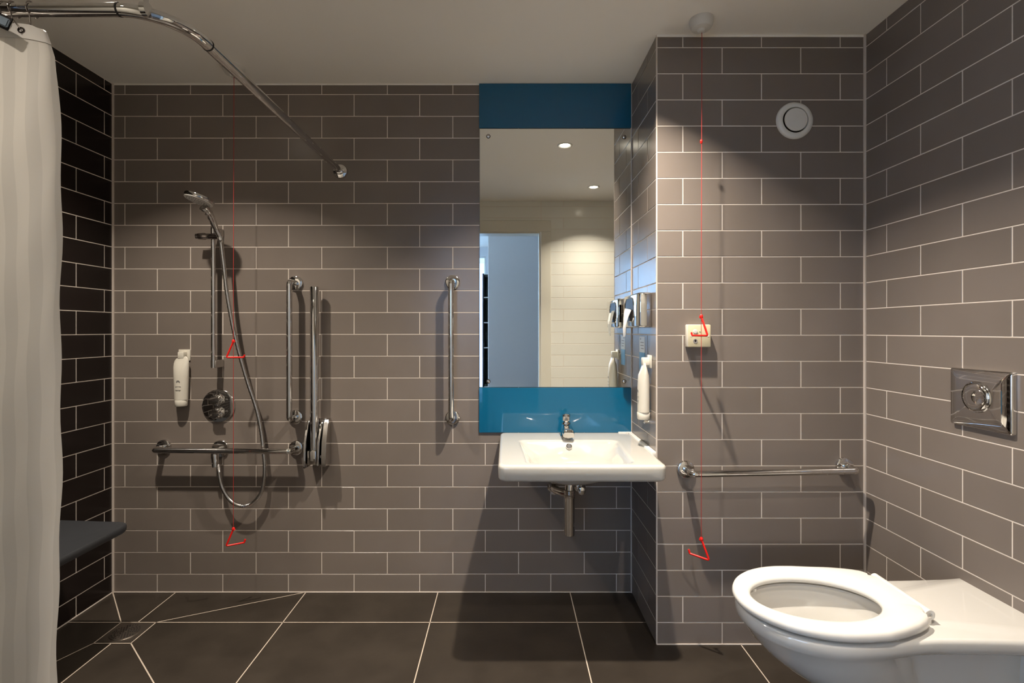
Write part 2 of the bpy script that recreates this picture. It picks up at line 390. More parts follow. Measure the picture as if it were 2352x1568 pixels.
# ------------------------------------------------------------------ shower curtain
CZT, CZB = 1.922, .10
t = thing('shower_curtain', (-1.15, RY, CZB), 'off white satin striped shower curtain hanging bunched from the chrome rail', 'shower curtain')
cp = [(-1.030, 1.175), (-1.040, 1.158), (-1.065, 1.142), (-1.095, 1.135), (-1.125, 1.128), (-1.145, 1.118), (-1.153, 1.110), (-1.160, 1.130), (-1.152, 1.165), (-1.160, 1.185), (-1.185, 1.180), (-1.205, 1.145),
      (-1.215, 1.105), (-1.235, 1.100), (-1.250, 1.145), (-1.262, 1.195), (-1.285, 1.190), (-1.300, 1.130), (-1.32, 1.10), (-1.34, 1.14), (-1.355, 1.19), (-1.38, 1.18), (-1.395, 1.12), (-1.42, 1.10), (-1.45, 1.15)]
sp = spline([(x, y, 0) for x, y in cp], 6)
NZ = 60
def cloth(i, z):
    p = sp[i]; f = (z-CZB)/(CZT-CZB); q = i/(len(sp)-1)
    wob = .0018*math.sin(z*9+q*17)+.002*math.sin(z*23+q*40)
    grow = -.026+.010*math.sin(PI*min(1, (1-f)*1.15)**.8)*max(0, 1-q*3) - .020*max(0, (f-.97)/.03)*max(0, 1-q*9)
    top = 1-.35*max(0, (f-.93)/.07)
    return Vector((p.x+grow+wob*.5, RY+(p.y-RY)*top+wob, z-.012*(1 if f > .9999 else 0)*max(0, 1-q*14)))
def sheet(i0, i1, z0, z1, nz, off=0.0, thick=.0012):
    bm = B(); uvl = bm.loops.layers.uv.new('UVMap')
    cum = [0]
    for i in range(1, len(sp)): cum.append(cum[-1]+(sp[i]-sp[i-1]).length)
    rows = []
    for s in (0, 1):
        rr = []
        for k in range(nz+1):
            z = z0+(z1-z0)*k/nz; r = []
            for i in range(i0, i1+1):
                p = cloth(i, z); a = cloth(max(i-1, 0), z); c = cloth(min(i+1, len(sp)-1), z)
                d = (c-a); nrm = Vector((d.y, -d.x, 0)).normalized()
                r.append(bm.verts.new(p+nrm*((-off if s == 0 else off)+(thick/2 if s else -thick/2))))
            rr.append(r)
        rows.append(rr)
    def face(vs, uv):
        f = bm.faces.new(vs)
        for l, q in zip(f.loops, uv): l[uvl].uv = q
    n = i1-i0
    for s in (0, 1):
        for k in range(nz):
            for i in range(n):
                u0, u1 = cum[i0+i], cum[i0+i+1]; v0, v1 = k/nz, (k+1)/nz
                face((rows[s][k][i], rows[s][k][i+1], rows[s][k+1][i+1], rows[s][k+1][i]), ((u0, v0), (u1, v0), (u1, v1), (u0, v1)))
    for k in range(nz):
        for i in (0, n): face((rows[0][k][i], rows[0][k+1][i], rows[1][k+1][i], rows[1][k][i]), ((cum[i0+i], 0),)*4)
    for i in range(n):
        for k in (0, nz): face((rows[0][k][i], rows[0][k][i+1], rows[1][k][i+1], rows[1][k][i]), ((cum[i0+i], 0),)*4)
    return bm
NL = len(sp)-1
cs = obj('curtain_sheet', sheet(0, NL, CZB, CZT-.002, NZ), 'fabric', t, sharp=80)
obj('top_hem', sheet(0, NL, CZT-.034, CZT, 6, .0016), 'hem', t, sharp=80)
obj('side_hem', sheet(30, 33, CZB, CZT-.04, 50, .0010), 'hem', t, sharp=80)
# eyelets along the top hem: (position along the cloth, sideways lean of its hook, in front of the cloth)
def screenx(i): c = cloth(i, CZT-.016); return VX+F*c.x/c.y
for (px, i0, i1, lean, front) in ((49, 6, 40, -.030, True), (66, 6, 40, -.002, False), (22, 6, 44, -.006, False), (-12, 40, 70, .020, True), (-40, 60, 90, .015, True), (-75, 80, NL-2, .010, False), (-110, 90, NL-2, .0, True)):
    g = min(range(i0, i1), key=lambda i: abs(screenx(i)-px)); c = cloth(g, CZT-.016)
    a = cloth(g-1, CZT-.016); d_ = cloth(g+1, CZT-.016)-a; nr = Vector((d_.y, -d_.x, 0)).normalized()
    if (nr.y > 0) == front: nr = -nr
    b = B(); lathe(b, c-nr*(.003 if front else -.0026), nr, [(0, .0040), (0, .0078), (.0055, .0078), (.0070, .0066), (.0068, .0042), (0, .0040)], 24); gr = obj('eyelet', b, 'darkchrome', t)
    hp = []
    for k in range(13):
        an = math.radians(-60+k*25); hp.append(Vector((c.x+lean*(1+.1*k/12), RY-math.cos(an)*(RR+.002), RZ+math.sin(an)*(RR+.002))))
    path = [c+nr*.009+Vector((0, 0, -.004)), c+nr*.009+Vector((0, 0, .004)), c+nr*.008+Vector((lean*.5, 0, .024))]+hp
    b = B(); tube(b, spline(path, 4), .0013, 8); tag(obj('curtain_hook', b, 'darkchrome'), 'thin open wire hook hanging the curtain from the chrome rail', 'hook', 'wire curtain hooks')
t = thing('curtain_clip', (-1.155, 1.075, 1.90), 'blue grey plastic clip with black strap on the curtain top beside the rail', 'clip')
p0, p1 = at(-60, 18, 1.104), at(20, 55, 1.104)
dv = (p1-p0); L = dv.length; ang = math.atan2(dv.z, dv.x)
def slab(hx, hy, hz, off, bev, m, nm, par, c, a):
    tb = bmesh.new(); bmesh.ops.create_cube(tb, size=1); bmesh.ops.scale(tb, vec=(hx*2, hy*2, hz*2), verts=tb.verts)
    bmesh.ops.bevel(tb, geom=tb.edges[:], offset=bev, segments=2, affect='EDGES')
    bm = B(); merge(bm, tb, 0, Matrix.Translation(c) @ Matrix.Rotation(-a, 4, 'Y') @ Matrix.Translation(off)); return obj(nm, bm, m, par)
mid = (p0+p1)/2
slab(L/2, .003, .0095, Vector((0, 0, 0)), .002, 'clip', 'clip_body', t, mid, ang)
slab(L/2, .001, .0145, Vector((.0, .0045, 0)), .001, 'rubber', 'strap', t, mid, ang)
b = B(); tube(b, [mid+Vector((-.005, -.004, 0)), mid+Vector((.012, -.004, .03)), (mid.x+.012, RY-RR-.003, RZ+.006)], .0012, 8); obj('clip_wire', b, 'darkchrome', t)

# ------------------------------------------------------------------ folding shower seat
t = thing('folding_shower_seat', (XL, 1.75, .46), 'dark grey plastic shower seat fixed to the black tiled wall', 'shower seat')
b = B()
ol = []
for u, v in rrect(.160, .27, .045, 10): ol.append((XL+.012+.165+u+.004, 1.735+v))
def seat_z(x): return .462+.004*math.cos((x-XL)*9)
lps = []
for s, z in ((.97, -.030), (.995, -.024), (1.0, -.012), (.995, -.004), (.975, 0), (.9, -.002), (.6, -.006), (.2, -.007)):
    lps.append([(XL+.18+(x-(XL+.18))*s, 1.735+(y-1.735)*s, seat_z(x)+z) for x, y in ol])
rings(b, lps); obj('seat_panel', b, 'greyseat', t)
b = B(); box(b, (XL, 1.53, .40), (XL+.022, 1.94, .452), .004); obj('wall_bracket', b, 'greyseat', t)
for y in (1.58, 1.89):
    b = B(); tube(b, fillet([(XL+.012, y, .30), (XL+.05, y, .32), (XL+.26, y, .432)], .03), .009, 14); lathe(b, (XL, y, .30), (1, 0, 0), [(0, .024), (.008, .024), (.012, .014)], 24); obj('support_strut', b, 'greyseat', t)

# ------------------------------------------------------------------ floor drain
t = thing('floor_drain', ((DX0+DX1)/2, (DY0+DY1)/2, 0), 'square stainless steel floor drain with round slotted grating in the shower corner', 'drain')
b = B(); box(b, (DX0+.004, DY0+.004, 0), (DX1-.004, DY1-.004, .0022), .0006, 1); obj('frame', b, 'steel', t, smooth=False)
cx, cy = (DX0+DX1)/2, (DY0+DY1)/2
b = B(); lathe(b, (cx, cy, .0020), (0, 0, 1), [(0, .056), (.0022, .055), (.0026, .052), (.0022, .0)], 48); gr = obj('grating', b, 'steel', t)
b = B()
for rr, n in ((.046, 30), (.037, 24), (.028, 18), (.019, 12), (.010, 6)):
    for k in range(n):
        a = 2*PI*k/n
        if k % 6 == 5 and n > 12: continue
        lathe(b, (cx+rr*math.cos(a), cy+rr*math.sin(a), .0043), (0, 0, 1), [(0, .0030), (.0004, .0030)], 8)
obj('drain_holes', b, 'rubber', gr, smooth=False)

# ------------------------------------------------------------------ grab rails
def flange(bm, c, n, r=.034):
    lathe(bm, c, n, [(0, r), (.003, r), (.010, r*.96), (.0125, r*.85), (.013, .013)], 40)
def grab_rail(label, a, c, wall_y, n=(0, -1, 0), so=.072, r=.0128, ext=.006):
    """a, c: flange centres on the wall"""
    a, c, n = Vector(a), Vector(c), Vector(n)
    t = thing('grab_rail', (a+c)/2, label, 'grab rail', 'chrome grab rails')
    d = (c-a).normalized()
    b = B(); tube(b, fillet([a+n*.010, a+n*so, c+n*so, c+n*.010], .014, 8), r, 24); obj('bar', b, 'chrome', t)
    for p in (a, c):
        b = B(); flange(b, p, n); obj('wall_flange', b, 'chrome', t)
    return t
grab_rail('upright chrome grab rail beside the shower, left of the folded support rail', (-.986, YM, .819), (-.986, YM, 1.443), YM)
grab_rail('upright chrome grab rail standing alone just left of the mirror', (-.254, YM, .817), (-.254, YM, 1.447), YM)
grab_rail('horizontal chrome grab rail below the shower valve', (-1.600, YM, .680), (-.982, YM, .676), YM)
grab_rail('horizontal chrome grab rail behind the toilet', (.693, YB, .684), (1.310, YB, .696), YB, r=.0125)

# ------------------------------------------------------------------ fold-up support rail
fx = -.878
t = thing('folding_support_rail', (fx, YM, .60), 'chrome drop down support rail folded up against the tiled wall', 'support rail')
b = B(); tube(b, [(fx, 2.28, .672), (fx, 2.28, 1.418), (fx, 2.28, 1.422)], [.019, .019, .0165], 28); obj('rail_tube', b, 'chrome', t)
b = B(); box(b, (fx-.030, YM-.010, .604), (fx+.055, YM, .815), .004); obj('wall_plate', b, 'chrome', t)
def cheek(x0, x1, y_top, y_bot):
    bm = B(); prof = [(YM-.004, .602), (y_bot, .606), (y_bot-.004, .640), (y_bot+.004, .720), (y_top, .798), (y_top+.012, .812), (YM-.004, .815)]
    tb = bmesh.new(); A = [tb.verts.new((x0, y, z)) for y, z in prof]; C = [tb.verts.new((x1, y, z)) for y, z in prof]
    tb.faces.new(A); tb.faces.new(C)
    for i in range(len(prof)): tb.faces.new((A[i-1], A[i], C[i], C[i-1]))
    bmesh.ops.recalc_face_normals(tb, faces=tb.faces)
    bmesh.ops.bevel(tb, geom=tb.edges[:], offset=.002, segments=2, affect='EDGES'); merge(bm, tb); return bm
obj('hinge_cheek', cheek(fx-.034, fx-.024, 2.27, 2.235), 'chrome', t)
obj('hinge_cheek', cheek(fx+.022, fx+.032, 2.29, 2.25), 'chrome', t)
obj('hinge_cheek', cheek(fx+.038, fx+.058, 2.29, 2.262), 'brushed', t)
b = B(); box(b, (fx-.022, 2.248, .618), (fx+.020, 2.31, .682), .006); obj('pivot_block', b, 'chrome', t)
b = B(); lathe(b, (fx-.036, 2.275, .650), (1, 0, 0), [(0, .006), (.001, .008), (.070, .008), (.071, .006)], 20); obj('pivot_pin', b, 'chrome', t)

# ------------------------------------------------------------------ shower set
bx, by = -1.337, 2.278
t = thing('shower_riser_rail', (bx, YM, 1.05), 'slim chrome shower riser rail holding the hand shower', 'shower rail')
b = B(); tube(b, [(bx, by, 1.052), (bx, by, 1.705)], .0098, 22); obj('riser_bar', b, 'chrome', t)
for z in (1.070, 1.675):
    b = B(); box(b, (bx-.011, by-.006, z-.018), (bx+.016, YM, z+.018), .004); obj('wall_bracket', b, 'brushed', t)
b = B(); lathe(b, (bx-.060, by-.012, 1.648), (1, 0, 0), [(0, .010), (.002, .014), (.030, .015), (.034, .012), (.060, .013), (.075, .014), (.100, .011)], 26); obj('slider', b, 'darkchrome', t)
b = B(); lathe(b, (bx-.070, by-.012, 1.648), (1, 0, 0), [(0, .012), (.001, .0135), (.010, .0135), (.011, .010)], 26); obj('slider_knob', b, 'chrome', t)

hc = at(456, 460, 2.12)
t = thing('hand_shower', hc, 'round chrome hand shower with grey spray face and long metal hose', 'hand shower')
fn = Vector((-.24, -.19, -.95)).normalized()
b = B(); lathe(b, hc, -fn, [(-.002, .055), (0, .0585), (.006, .060), (.013, .058), (.019, .046), (.023, .025), (.024, .0)], 48); obj('head_shell', b, 'chrome', t)
b = B(); lathe(b, hc, fn, [(.0, .0555), (.004, .0545), (.0055, .050), (.0055, .0)], 48); sf = obj('spray_face', b, 'white', t)
b = B(); fx_, fy_ = frame_of(fn)
for rr, n in ((.044, 28), (.034, 22), (.024, 15), (.014, 9), (.005, 3)):
    for k in range(n):
        a = 2*PI*k/n; lathe(b, hc+fn*.005+(fx_*math.cos(a)+fy_*math.sin(a))*rr, fn, [(0, .0022), (.0018, .0014)], 7)
obj('nozzles', b, 'ink', sf)
h0 = at(468, 475, 2.14); h1 = at(481, 492, 2.17); h2 = at(493, 518, 2.21); h3 = at(505, 543, 2.235)
b = B(); tube(b, spline([h0, h1, h2, h3], 6), [.020]*3+[.018]*3+[.0155]*3+[.0135]*4+[.0120]*6, 22); obj('handle', b, 'brushed', t)
hz = [(505, 543, 2.235), (508, 560, 2.238), (514, 610, 2.245), (521, 670, 2.25), (533, 740, 2.26), (548, 805, 2.27), (568, 875, 2.285), (588, 935, 2.297), (599, 985, 2.302), (605, 1035, 2.303), (608, 1080, 2.303), (602, 1125, 2.30),
      (583, 1152, 2.295), (558, 1162, 2.29), (530, 1150, 2.285), (510, 1118, 2.283), (503, 1085, 2.282), (501, 1066, 2.282)]
pp = spline([at(*q) for q in hz], 14)
b = B(); tube(b, pp, [.0086+.0007*(1 if i % 2 else -1) for i in range(len(pp))], 14); obj('hose', b, 'brushed', t)
b = B(); tube(b, [at(507, 552, 2.237), at(504, 540, 2.235)], .0115, 20); obj('hose_cone', b, 'chrome', t)

oc = Vector((-1.337, YM, .672))
t = thing('shower_wall_outlet', oc, 'round chrome wall elbow where the shower hose joins', 'wall outlet')
b = B(); lathe(b, oc, (0, -1, 0), [(0, .040), (.003, .040), (.009, .037), (.011, .020)], 40); obj('cover_plate', b, 'chrome', t)
b = B(); tube(b, fillet([(oc.x, YM-.008, .668), (oc.x, 2.288, .668), (oc.x+.006, 2.283, .600)], .02), [.017]*10+[.0135], 22); obj('elbow', b, 'chrome', t)

vc = at(503, 931, YM)
t = thing('thermostatic_shower_valve', vc, 'round chrome shower valve plate with two control knobs', 'shower valve')
b = B(); lathe(b, vc, (0, -1, 0), [(0, .077), (.003, .077), (.007, .075), (.009, .068), (.0095, .0)], 64); obj('face_plate', b, 'chrome', t)
for dz in (.030, -.034):
    c = vc+Vector((0, -.009, dz))
    b = B(); lathe(b, c, (0, -1, 0), [(0, .029), (.010, .028), (.012, .0225), (.030, .021), (.032, .0195)], 36); k = obj('control_knob', b, 'chrome', t)
    b = B()
    for s in range(10):
        a = 2*PI*s/10; tube(b, [c+Vector((math.cos(a)*.0215, -.013, math.sin(a)*.0215)), c+Vector((math.cos(a)*.0200, -.031, math.sin(a)*.0200))], .0032, 8)
    box(b, c+Vector((-.006, -.040, -.0045)), c+Vector((.034, -.026, .0045)), .003); obj('grip', b, 'chrome', k)

# ------------------------------------------------------------------ wall bottles (tubes) and their brackets
def bottle(loc, rz, lab_b, lab_h):
    h = thing('bottle_bracket', loc, lab_h, 'bracket', 'white bottle brackets', rz)
    b = B(); box(b, (-.027, -.006, -.026), (.027, 0, .026), .002); obj('wall_plate', b, 'plastic', h, local=True)
    b = B(); box(b, (-.014, -.034, -.016), (.014, -.005, .016), .004); obj('holder_block', b, 'plastic', h, local=True)
    t = thing('soap_tube', loc, lab_b, 'soap bottle', 'white wall bottles', rz)
    lps = []
    for z, hx, hy in ((-.010, .0225, .0040), (-.018, .0300, .0060), (-.030, .0345, .0100), (-.055, .0350, .0200), (-.100, .0335, .0230), (-.150, .0310, .0240), (-.196, .0290, .0240), (-.204, .0285, .0240)):
        lps.append([(hx*math.cos(2*PI*k/40)*1.0, -.027+hy*math.sin(2*PI*k/40), z+ (hx*math.cos(2*PI*k/40))*.22*(1 if z > -.04 else 0)) for k in range(40)])
    b = B(); rings(b, lps); obj('tube_body', b, 'plastic', t, local=True)
    b = B(); lathe(b, (0, -.027, -.205), (0, 0, -1), [(0, .0245), (.002, .0260), (.026, .0250), (.029, .023)], 40); obj('cap', b, 'plastic', t, local=True)
    b = B(); lathe(b, (0, -.0500, -.122), Vector((0, -1, -.08)), [(0, .0085), (.0004, .0085)], 24); obj('emblem', b, 'ink', t, local=True)
    b = B()
    for z, w_ in ((-.142, .012), (-.158, .012), (-.161, .008)):
        box(b, (-w_, -.0515, z-.0006), (w_, -.040, z+.0006))
    obj('printed_text', b, 'ink', t, smooth=False, local=True)
c1 = at(425, 815, YM); c2 = Vector((XS, 2.035, CAMZ-(830-VY)/F*2.03))
bottle(c1, 0, 'white soap tube hanging on the shower wall beside the riser rail', 'small white bracket gripping the top of the tube in the shower')
bottle(c2, -PI/2, 'white soap tube hanging on the return wall above the basin', 'small white bracket with square plate on the return wall above the basin')
b = B(); tube(b, [(XS, 2.03, .852), (XS-.022, 2.03, .852), (XS-.026, 2.03, .846)], .006, 14); obj_ = obj('bracket_stud', b, 'chrome')
tag(obj_, 'small chrome stud on the return wall under the white tube', 'stud')

# ------------------------------------------------------------------ mirror and blue glass
MX0, MX1 = -.1295, XS-.004
t = thing('wall_mirror', ((MX0+MX1)/2, YM, .957), 'tall frameless mirror between two blue glass panels above the basin', 'mirror')
b = B(); box(b, (MX0, YM-.0035, .9575), (MX1, YM, 2.1625)); obj('glass_edge', b, 'edge', t, smooth=False)
b = B(); box(b, (MX0+.001, YM-.0052, .9585), (MX1-.001, YM-.0035, 2.1615), .0006, 1); obj('mirror_glass', b, 'mirror', t, smooth=False)
for x, z in ((-.088, 2.126), (.545, 2.122), (-.088, .985), (.545, .985)):
    b = B(); lathe(b, (x, YM-.005, z), (0, -1, 0), [(0, .0072), (.002, .0070), (.0035, .0045)], 20); sc_ = obj('screw_cap', b, 'chrome', t); b = B(); lathe(b, (x, YM-.005, z), (0, -1, 0), [(0, .0098), (.0012, .0098), (.0014, .0060)], 24); obj('washer', b, 'rubber', sc_)
b = B(); box(b, (MX0-.001, YM-.008, 2.165), (MX1, YM, CEIL-.001), .0008, 1)
tag(obj('blue_glass_panel', b, 'blue', smooth=False), 'deep blue glass panel between the mirror top and the ceiling', 'glass panel', 'blue glass panels')
b = B(); box(b, (MX0-.001, YM-.008, .7475), (MX1, YM, .9555), .0008, 1)
tag(obj('blue_glass_panel', b, 'blue', smooth=False), 'blue glass splashback panel between the mirror and the basin', 'glass panel', 'blue glass panels')

# ------------------------------------------------------------------ washbasin
bx0, bx1, by0, by1, bzt = -.033, .566, 1.762, YM, .7465
bcx, bcy = .263, 1.985
t = thing('washbasin', (.26, YM, .68), 'white ceramic rectangular wall hung washbasin below the mirror', 'washbasin')
NA = 128
angs = [2*PI*k/NA for k in range(NA)]
# make sure outline corners get rays
def outl(x0, x1, y0, y1, r):
    cx_, cy_ = (x0+x1)/2, (y0+y1)/2
    return [(cx_+u-bcx, cy_+v-bcy) for u, v in rrect((x1-x0)/2, (y1-y0)/2, r, 8)]
for (x, y) in ((bx0, by0), (bx1, by0), (bx0, by1), (bx1, by1)):
    a = math.atan2(y-bcy, x-bcx) % (2*PI)
    for e in (-.03, -.015, 0, .015, .03): angs.append((a+e) % (2*PI))
angs = sorted(angs)
def loop(poly, z, zf=None):
    out = []
    for a in angs:
        d = ray_poly(poly, a); x, y = bcx+d*math.cos(a), bcy+d*math.sin(a)
        out.append((x, y, z if zf is None else zf(x, y)))
    return out
def ell(ax, ay, ox=0, oy=0, p=2.0):
    o = []
    for k in range(96):
        a = 2*PI*k/96; c, s = math.cos(a), math.sin(a)
        o.append((ox+ax*math.copysign(abs(c)**(2/p), c), oy+ay*math.copysign(abs(s)**(2/p), s)))
    return o
def trap(s):    # basin opening: narrower in front
    o = []
    for u, v in rrect(.2085-s, .185-s, max(.004, .028-s*.3), 8): o.append((u*(1.0-.09*(-v/.185) if v < 0 else 1.0), v))
    return o
bt = bzt
def op(s, f=1.0): return trap(s)
L_ = [loop(ell(.022, .022, 0, .02), bt-.106), loop(ell(.08, .06, 0, .02), bt-.103), loop(ell(.130, .105, 0, .015, 2.1), bt-.093),
      loop(ell(.152, .130, 0, .008, 2.3), bt-.076), loop(ell(.162, .142, 0, .005, 2.5), bt-.056), loop(ell(.170, .150, 0, .003, 2.8), bt-.044),
      loop(trap(.018), bt-.022), loop(trap(.006), bt-.010), loop(trap(.002), bt-.004), loop(trap(-.003), bt-.0012), loop(trap(-.010), bt), loop(trap(-.013), bt),
      loop(outl(bx0+.016, bx1-.016, by0+.016, by1-.010, .02), bt), loop(outl(bx0+.012, bx1-.012, by0+.012, by1-.004, .02), bt), loop(outl(bx0+.005, bx1-.005, by0+.005, by1-.0015, .023), bt-.002),
      loop(outl(bx0+.001, bx1-.001, by0+.001, by1, .026), bt-.007), loop(outl(bx0, bx1, by0, by1, .028), bt-.014),
      loop(outl(bx0+.001, bx1-.001, by0+.001, by1, .028), bt-.048), loop(outl(bx0+.005, bx1-.005, by0+.005, by1, .026), bt-.056),
      loop(outl(bx0+.014, bx1-.014, by0+.014, by1, .024), bt-.061), loop(outl(bx0+.05, bx1-.05, by0+.06, by1-.002, .05), bt-.0625),
      loop(ell(.225, .155, 0, .07, 3), bt-.070), loop(ell(.205, .140, 0, .065, 2.5), bt-.098), loop(ell(.13, .10, 0, .055), bt-.124), loop(ell(.03, .03, 0, .045), bt-.128)]
b = B(); rings(b, L_); obj('basin_body', b, 'ceramic', t, sharp=55)
b = B(); lathe(b, (bcx, bcy+.02, bt-.108), (0, 0, 1), [(0, .028), (.004, .030), (.0055, .026), (.005, .0)], 32); obj('waste_rim', b, 'chrome', t)
ovc = at(1307, 1025, 2.149); ovn = Vector((0, -.8, .6)).normalized()
b = B(); lathe(b, ovc-ovn*.004, ovn, [(0, .0135), (.006, .0135), (.0085, .0115), (.007, .009), (.003, .0085)], 32); ov = obj('overflow_ring', b, 'chrome', t)
b = B(); lathe(b, ovc-ovn*.001, ovn, [(0, .0088), (.0035, .0088)], 24); obj('overflow_hole', b, 'rubber', ov)
b = B(); box(b, (bx1-.006, YB+.0, bt-.020), (XS-.0005, YM-.001, bt+.004), .003); box(b, (bx1-.05, YM-.014, bt-.01), (XS-.0005, YM-.0005, bt+.005), .003); obj('sealant_bead', b, 'white', t)

tx, ty = .266, 2.262
t = thing('basin_tap', (tx, ty, bt), 'short chrome push button tap on the back ledge of the basin', 'tap')
b = B()
lathe(b, (tx, ty, bt), (0, 0, 1), [(0, .0265), (.003, .0265), (.006, .0245), (.040, .0215), (.058, .0215), (.063, .019)], 40)
obj('tap_body', b, 'chrome', t)
b = B()
lps = []
for k, (y, z, hx, hz) in enumerate(((ty+.002, bt+.036, .0215, .022), (ty-.020, bt+.036, .0225, .021), (ty-.045, bt+.035, .0235, .018), (ty-.075, bt+.031, .0245, .0160), (ty-.098, bt+.027, .0250, .0150), (ty-.106, bt+.025, .0220, .011))):
    lps.append([(tx+u, y, z+v) for u, v in rrect(hx, hz, min(hx, hz)*.6, 5)])
rings(b, lps); lathe(b, (tx, ty-.088, bt+.016), (0, 0, -1), [(0, .012), (.005, .012), (.006, .009)], 24)
obj('spout', b, 'chrome', t)
b = B(); pr = [(0, .0135), (.008, .0135)]
for k in range(5): pr += [(.009+k*.0035, .0175), (.011+k*.0035, .0185), (.0123+k*.0035, .0165)]
pr += [(.029, .0200), (.034, .0195), (.038, .015), (.0395, .0)]
lathe(b, (tx, ty, bt+.062), (0, 0, 1), pr, 36); obj('push_button', b, 'chrome', t)

qx, qy = at(1308, 1160, 2.03).x, 2.03
t = thing('basin_bottle_trap', (qx, qy, .40), 'chrome bottle trap hanging under the washbasin', 'waste trap')
b = B(); lathe(b, (qx, qy, .395), (0, 0, 1), [(0, .0205), (.003, .0220), (.150, .0220), (.152, .0235), (.162, .0235), (.164, .0215), (.172, .0215), (.174, .0235), (.182, .0235), (.184, .019), (.222, .0165)], 40); obj('trap_body', b, 'chrome', t)
b = B(); tube(b, fillet([(qx, qy, .555), (qx-.055, qy+.07, .555), (qx-.06, YM-.005, .590)], .04, 8), .016, 22); obj('outlet_pipe', b, 'chrome', t)
b = B(); lathe(b, (qx-.060, YM, .590), (0, -1, 0), [(0, .038), (.003, .038), (.014, .030), (.024, .021), (.025, .016)], 36); obj('wall_rose', b, 'chrome', t)
for i, (px, lab) in enumerate(((1270, 'chrome isolating valve on the wall under the basin, left of the trap'), (1332, 'chrome isolating valve on the wall under the basin, right of the trap'))):
    c = at(px, 1118, YM); zz = c.z
    t = thing('isolating_valve', c, lab, 'valve', 'isolating valves under the basin')
    b = B(); lathe(b, c, (0, -1, 0), [(0, .026), (.003, .026), (.009, .020), (.011, .011), (.050, .011)], 32); obj('wall_rose', b, 'chrome', t)
    b = B(); lathe(b, c+Vector((0, -.042, 0)), (0, -1, 0), [(0, .013), (.002, .017), (.020, .018), (.022, .012), (.023, .006)], 8); obj('valve_head', b, 'chrome', t, sharp=25)
    b = B(); tube(b, spline([c+Vector((0, -.038, .008)), c+Vector((0, -.038, .03)), c+Vector((0, -.035, .07))], 4), .0065, 14); obj('supply_pipe', b, 'chrome', t)

# ------------------------------------------------------------------ tissue dispenser on the return wall
ty0, ty1, tz0, tz1, tdx = 2.008, 2.268, 1.236, 1.376, .052
t = thing('tissue_dispenser', (XS, (ty0+ty1)/2, tz0), 'shiny chrome tissue dispenser box on the return wall beside the mirror', 'tissue dispenser')
b = B(); box(b, (XS-tdx, ty0, tz0), (XS-.001, ty1, tz1), .007, 3); obj('dispenser_body', b, 'chrome', t)
yc, zc = 2.165, (tz0+tz1)/2+.004
b = B(); o_ = [(0, yc+u, zc+v) for u, v in rrect(.072, .050, .035, 8)]
rings(b, [[(XS-tdx-.0016, y, z) for _, y, z in o_], [(XS-tdx+.001, y, z) for _, y, z in o_]]); obj('opening', b, 'rubber', t)
b = B()
r0 = [(XS-tdx-.002, yc+u, zc+v) for u, v in rrect(.075, .053, .037, 8)]; r1 = [(XS-tdx-.004, y, z) for _, y, z in r0]
r2 = [(XS-tdx-.002, yc+u, zc+v) for u, v in rrect(.070, .048, .034, 8)]
rings(b, [[(XS-tdx+.001, y, z) for _, y, z in r0], r0, [(XS-tdx-.0035, yc+u, zc+v) for u, v in rrect(.0725, .0505, .035, 8)], r2], False, False); obj('opening_rim', b, 'chrome', t)
# a folded sheet drawn out of the opening, hanging to a point
b = B(); N = 10; rows = []
for s in (0, 1):
    rr = []
    for k in range(N+1):
        f = k/N; hw = .050*(1-f)**.8+.003; zz = zc-.002-.112*f; x = XS-tdx-.003-.018*math.sin(PI*min(1, f*1.2)*.6)
        rr.append([b.verts.new((x-.004*math.cos(j*1.3+f*3)-s*.0006-.006*(j % 2)*(1-f), yc-.008+.020*f+hw*(j/6*2-1), zz+.012*(j/6)*(1-f))) for j in range(7)])
    rows.append(rr)
for s in (0, 1):
    for k in range(N):
        for j in range(6): b.faces.new((rows[s][k][j], rows[s][k][j+1], rows[s][k+1][j+1], rows[s][k+1][j]))
for k in range(N):
    for j in (0, 6): b.faces.new((rows[0][k][j], rows[0][k+1][j], rows[1][k+1][j], rows[1][k][j]))
for j in range(6):
    for k in (0, N): b.faces.new((rows[0][k][j], rows[0][k][j+1], rows[1][k][j+1], rows[1][k][j]))
tag(obj('paper_tissue', b, 'paper'), 'white paper tissue hanging out of the chrome dispenser', 'tissue')

# sticker; the blue of its lower half is a painted reflection
t = thing('instruction_sticker', (XS, 2.16, 1.1), 'pale sticker with printed lines and blue reflection painted on its lower half under the tissue dispenser', 'sticker')
b = B(); box(b, (XS-.0012, 2.112, 1.128), (XS, 2.196, 1.196)); obj('printed_sheet', b, 'label', t, smooth=False)
b = B(); box(b, (XS-.0012, 2.112, 1.050), (XS, 2.196, 1.1275)); obj('lower_reflection', b, 'labelreflection', t, smooth=False)  # reflected blue painted as a separate piece
b = B(); 
for k, (y0, y1) in enumerate(((2.172, 2.184), (2.128, 2.178), (2.128, 2.178), (2.128, 2.168))):
    z = 1.182-.013*k; box(b, (XS-.0018, y0, z), (XS-.001, y1, z+.0035 if k else z+.007))
obj('printed_text', b, 'ink', t, smooth=False)

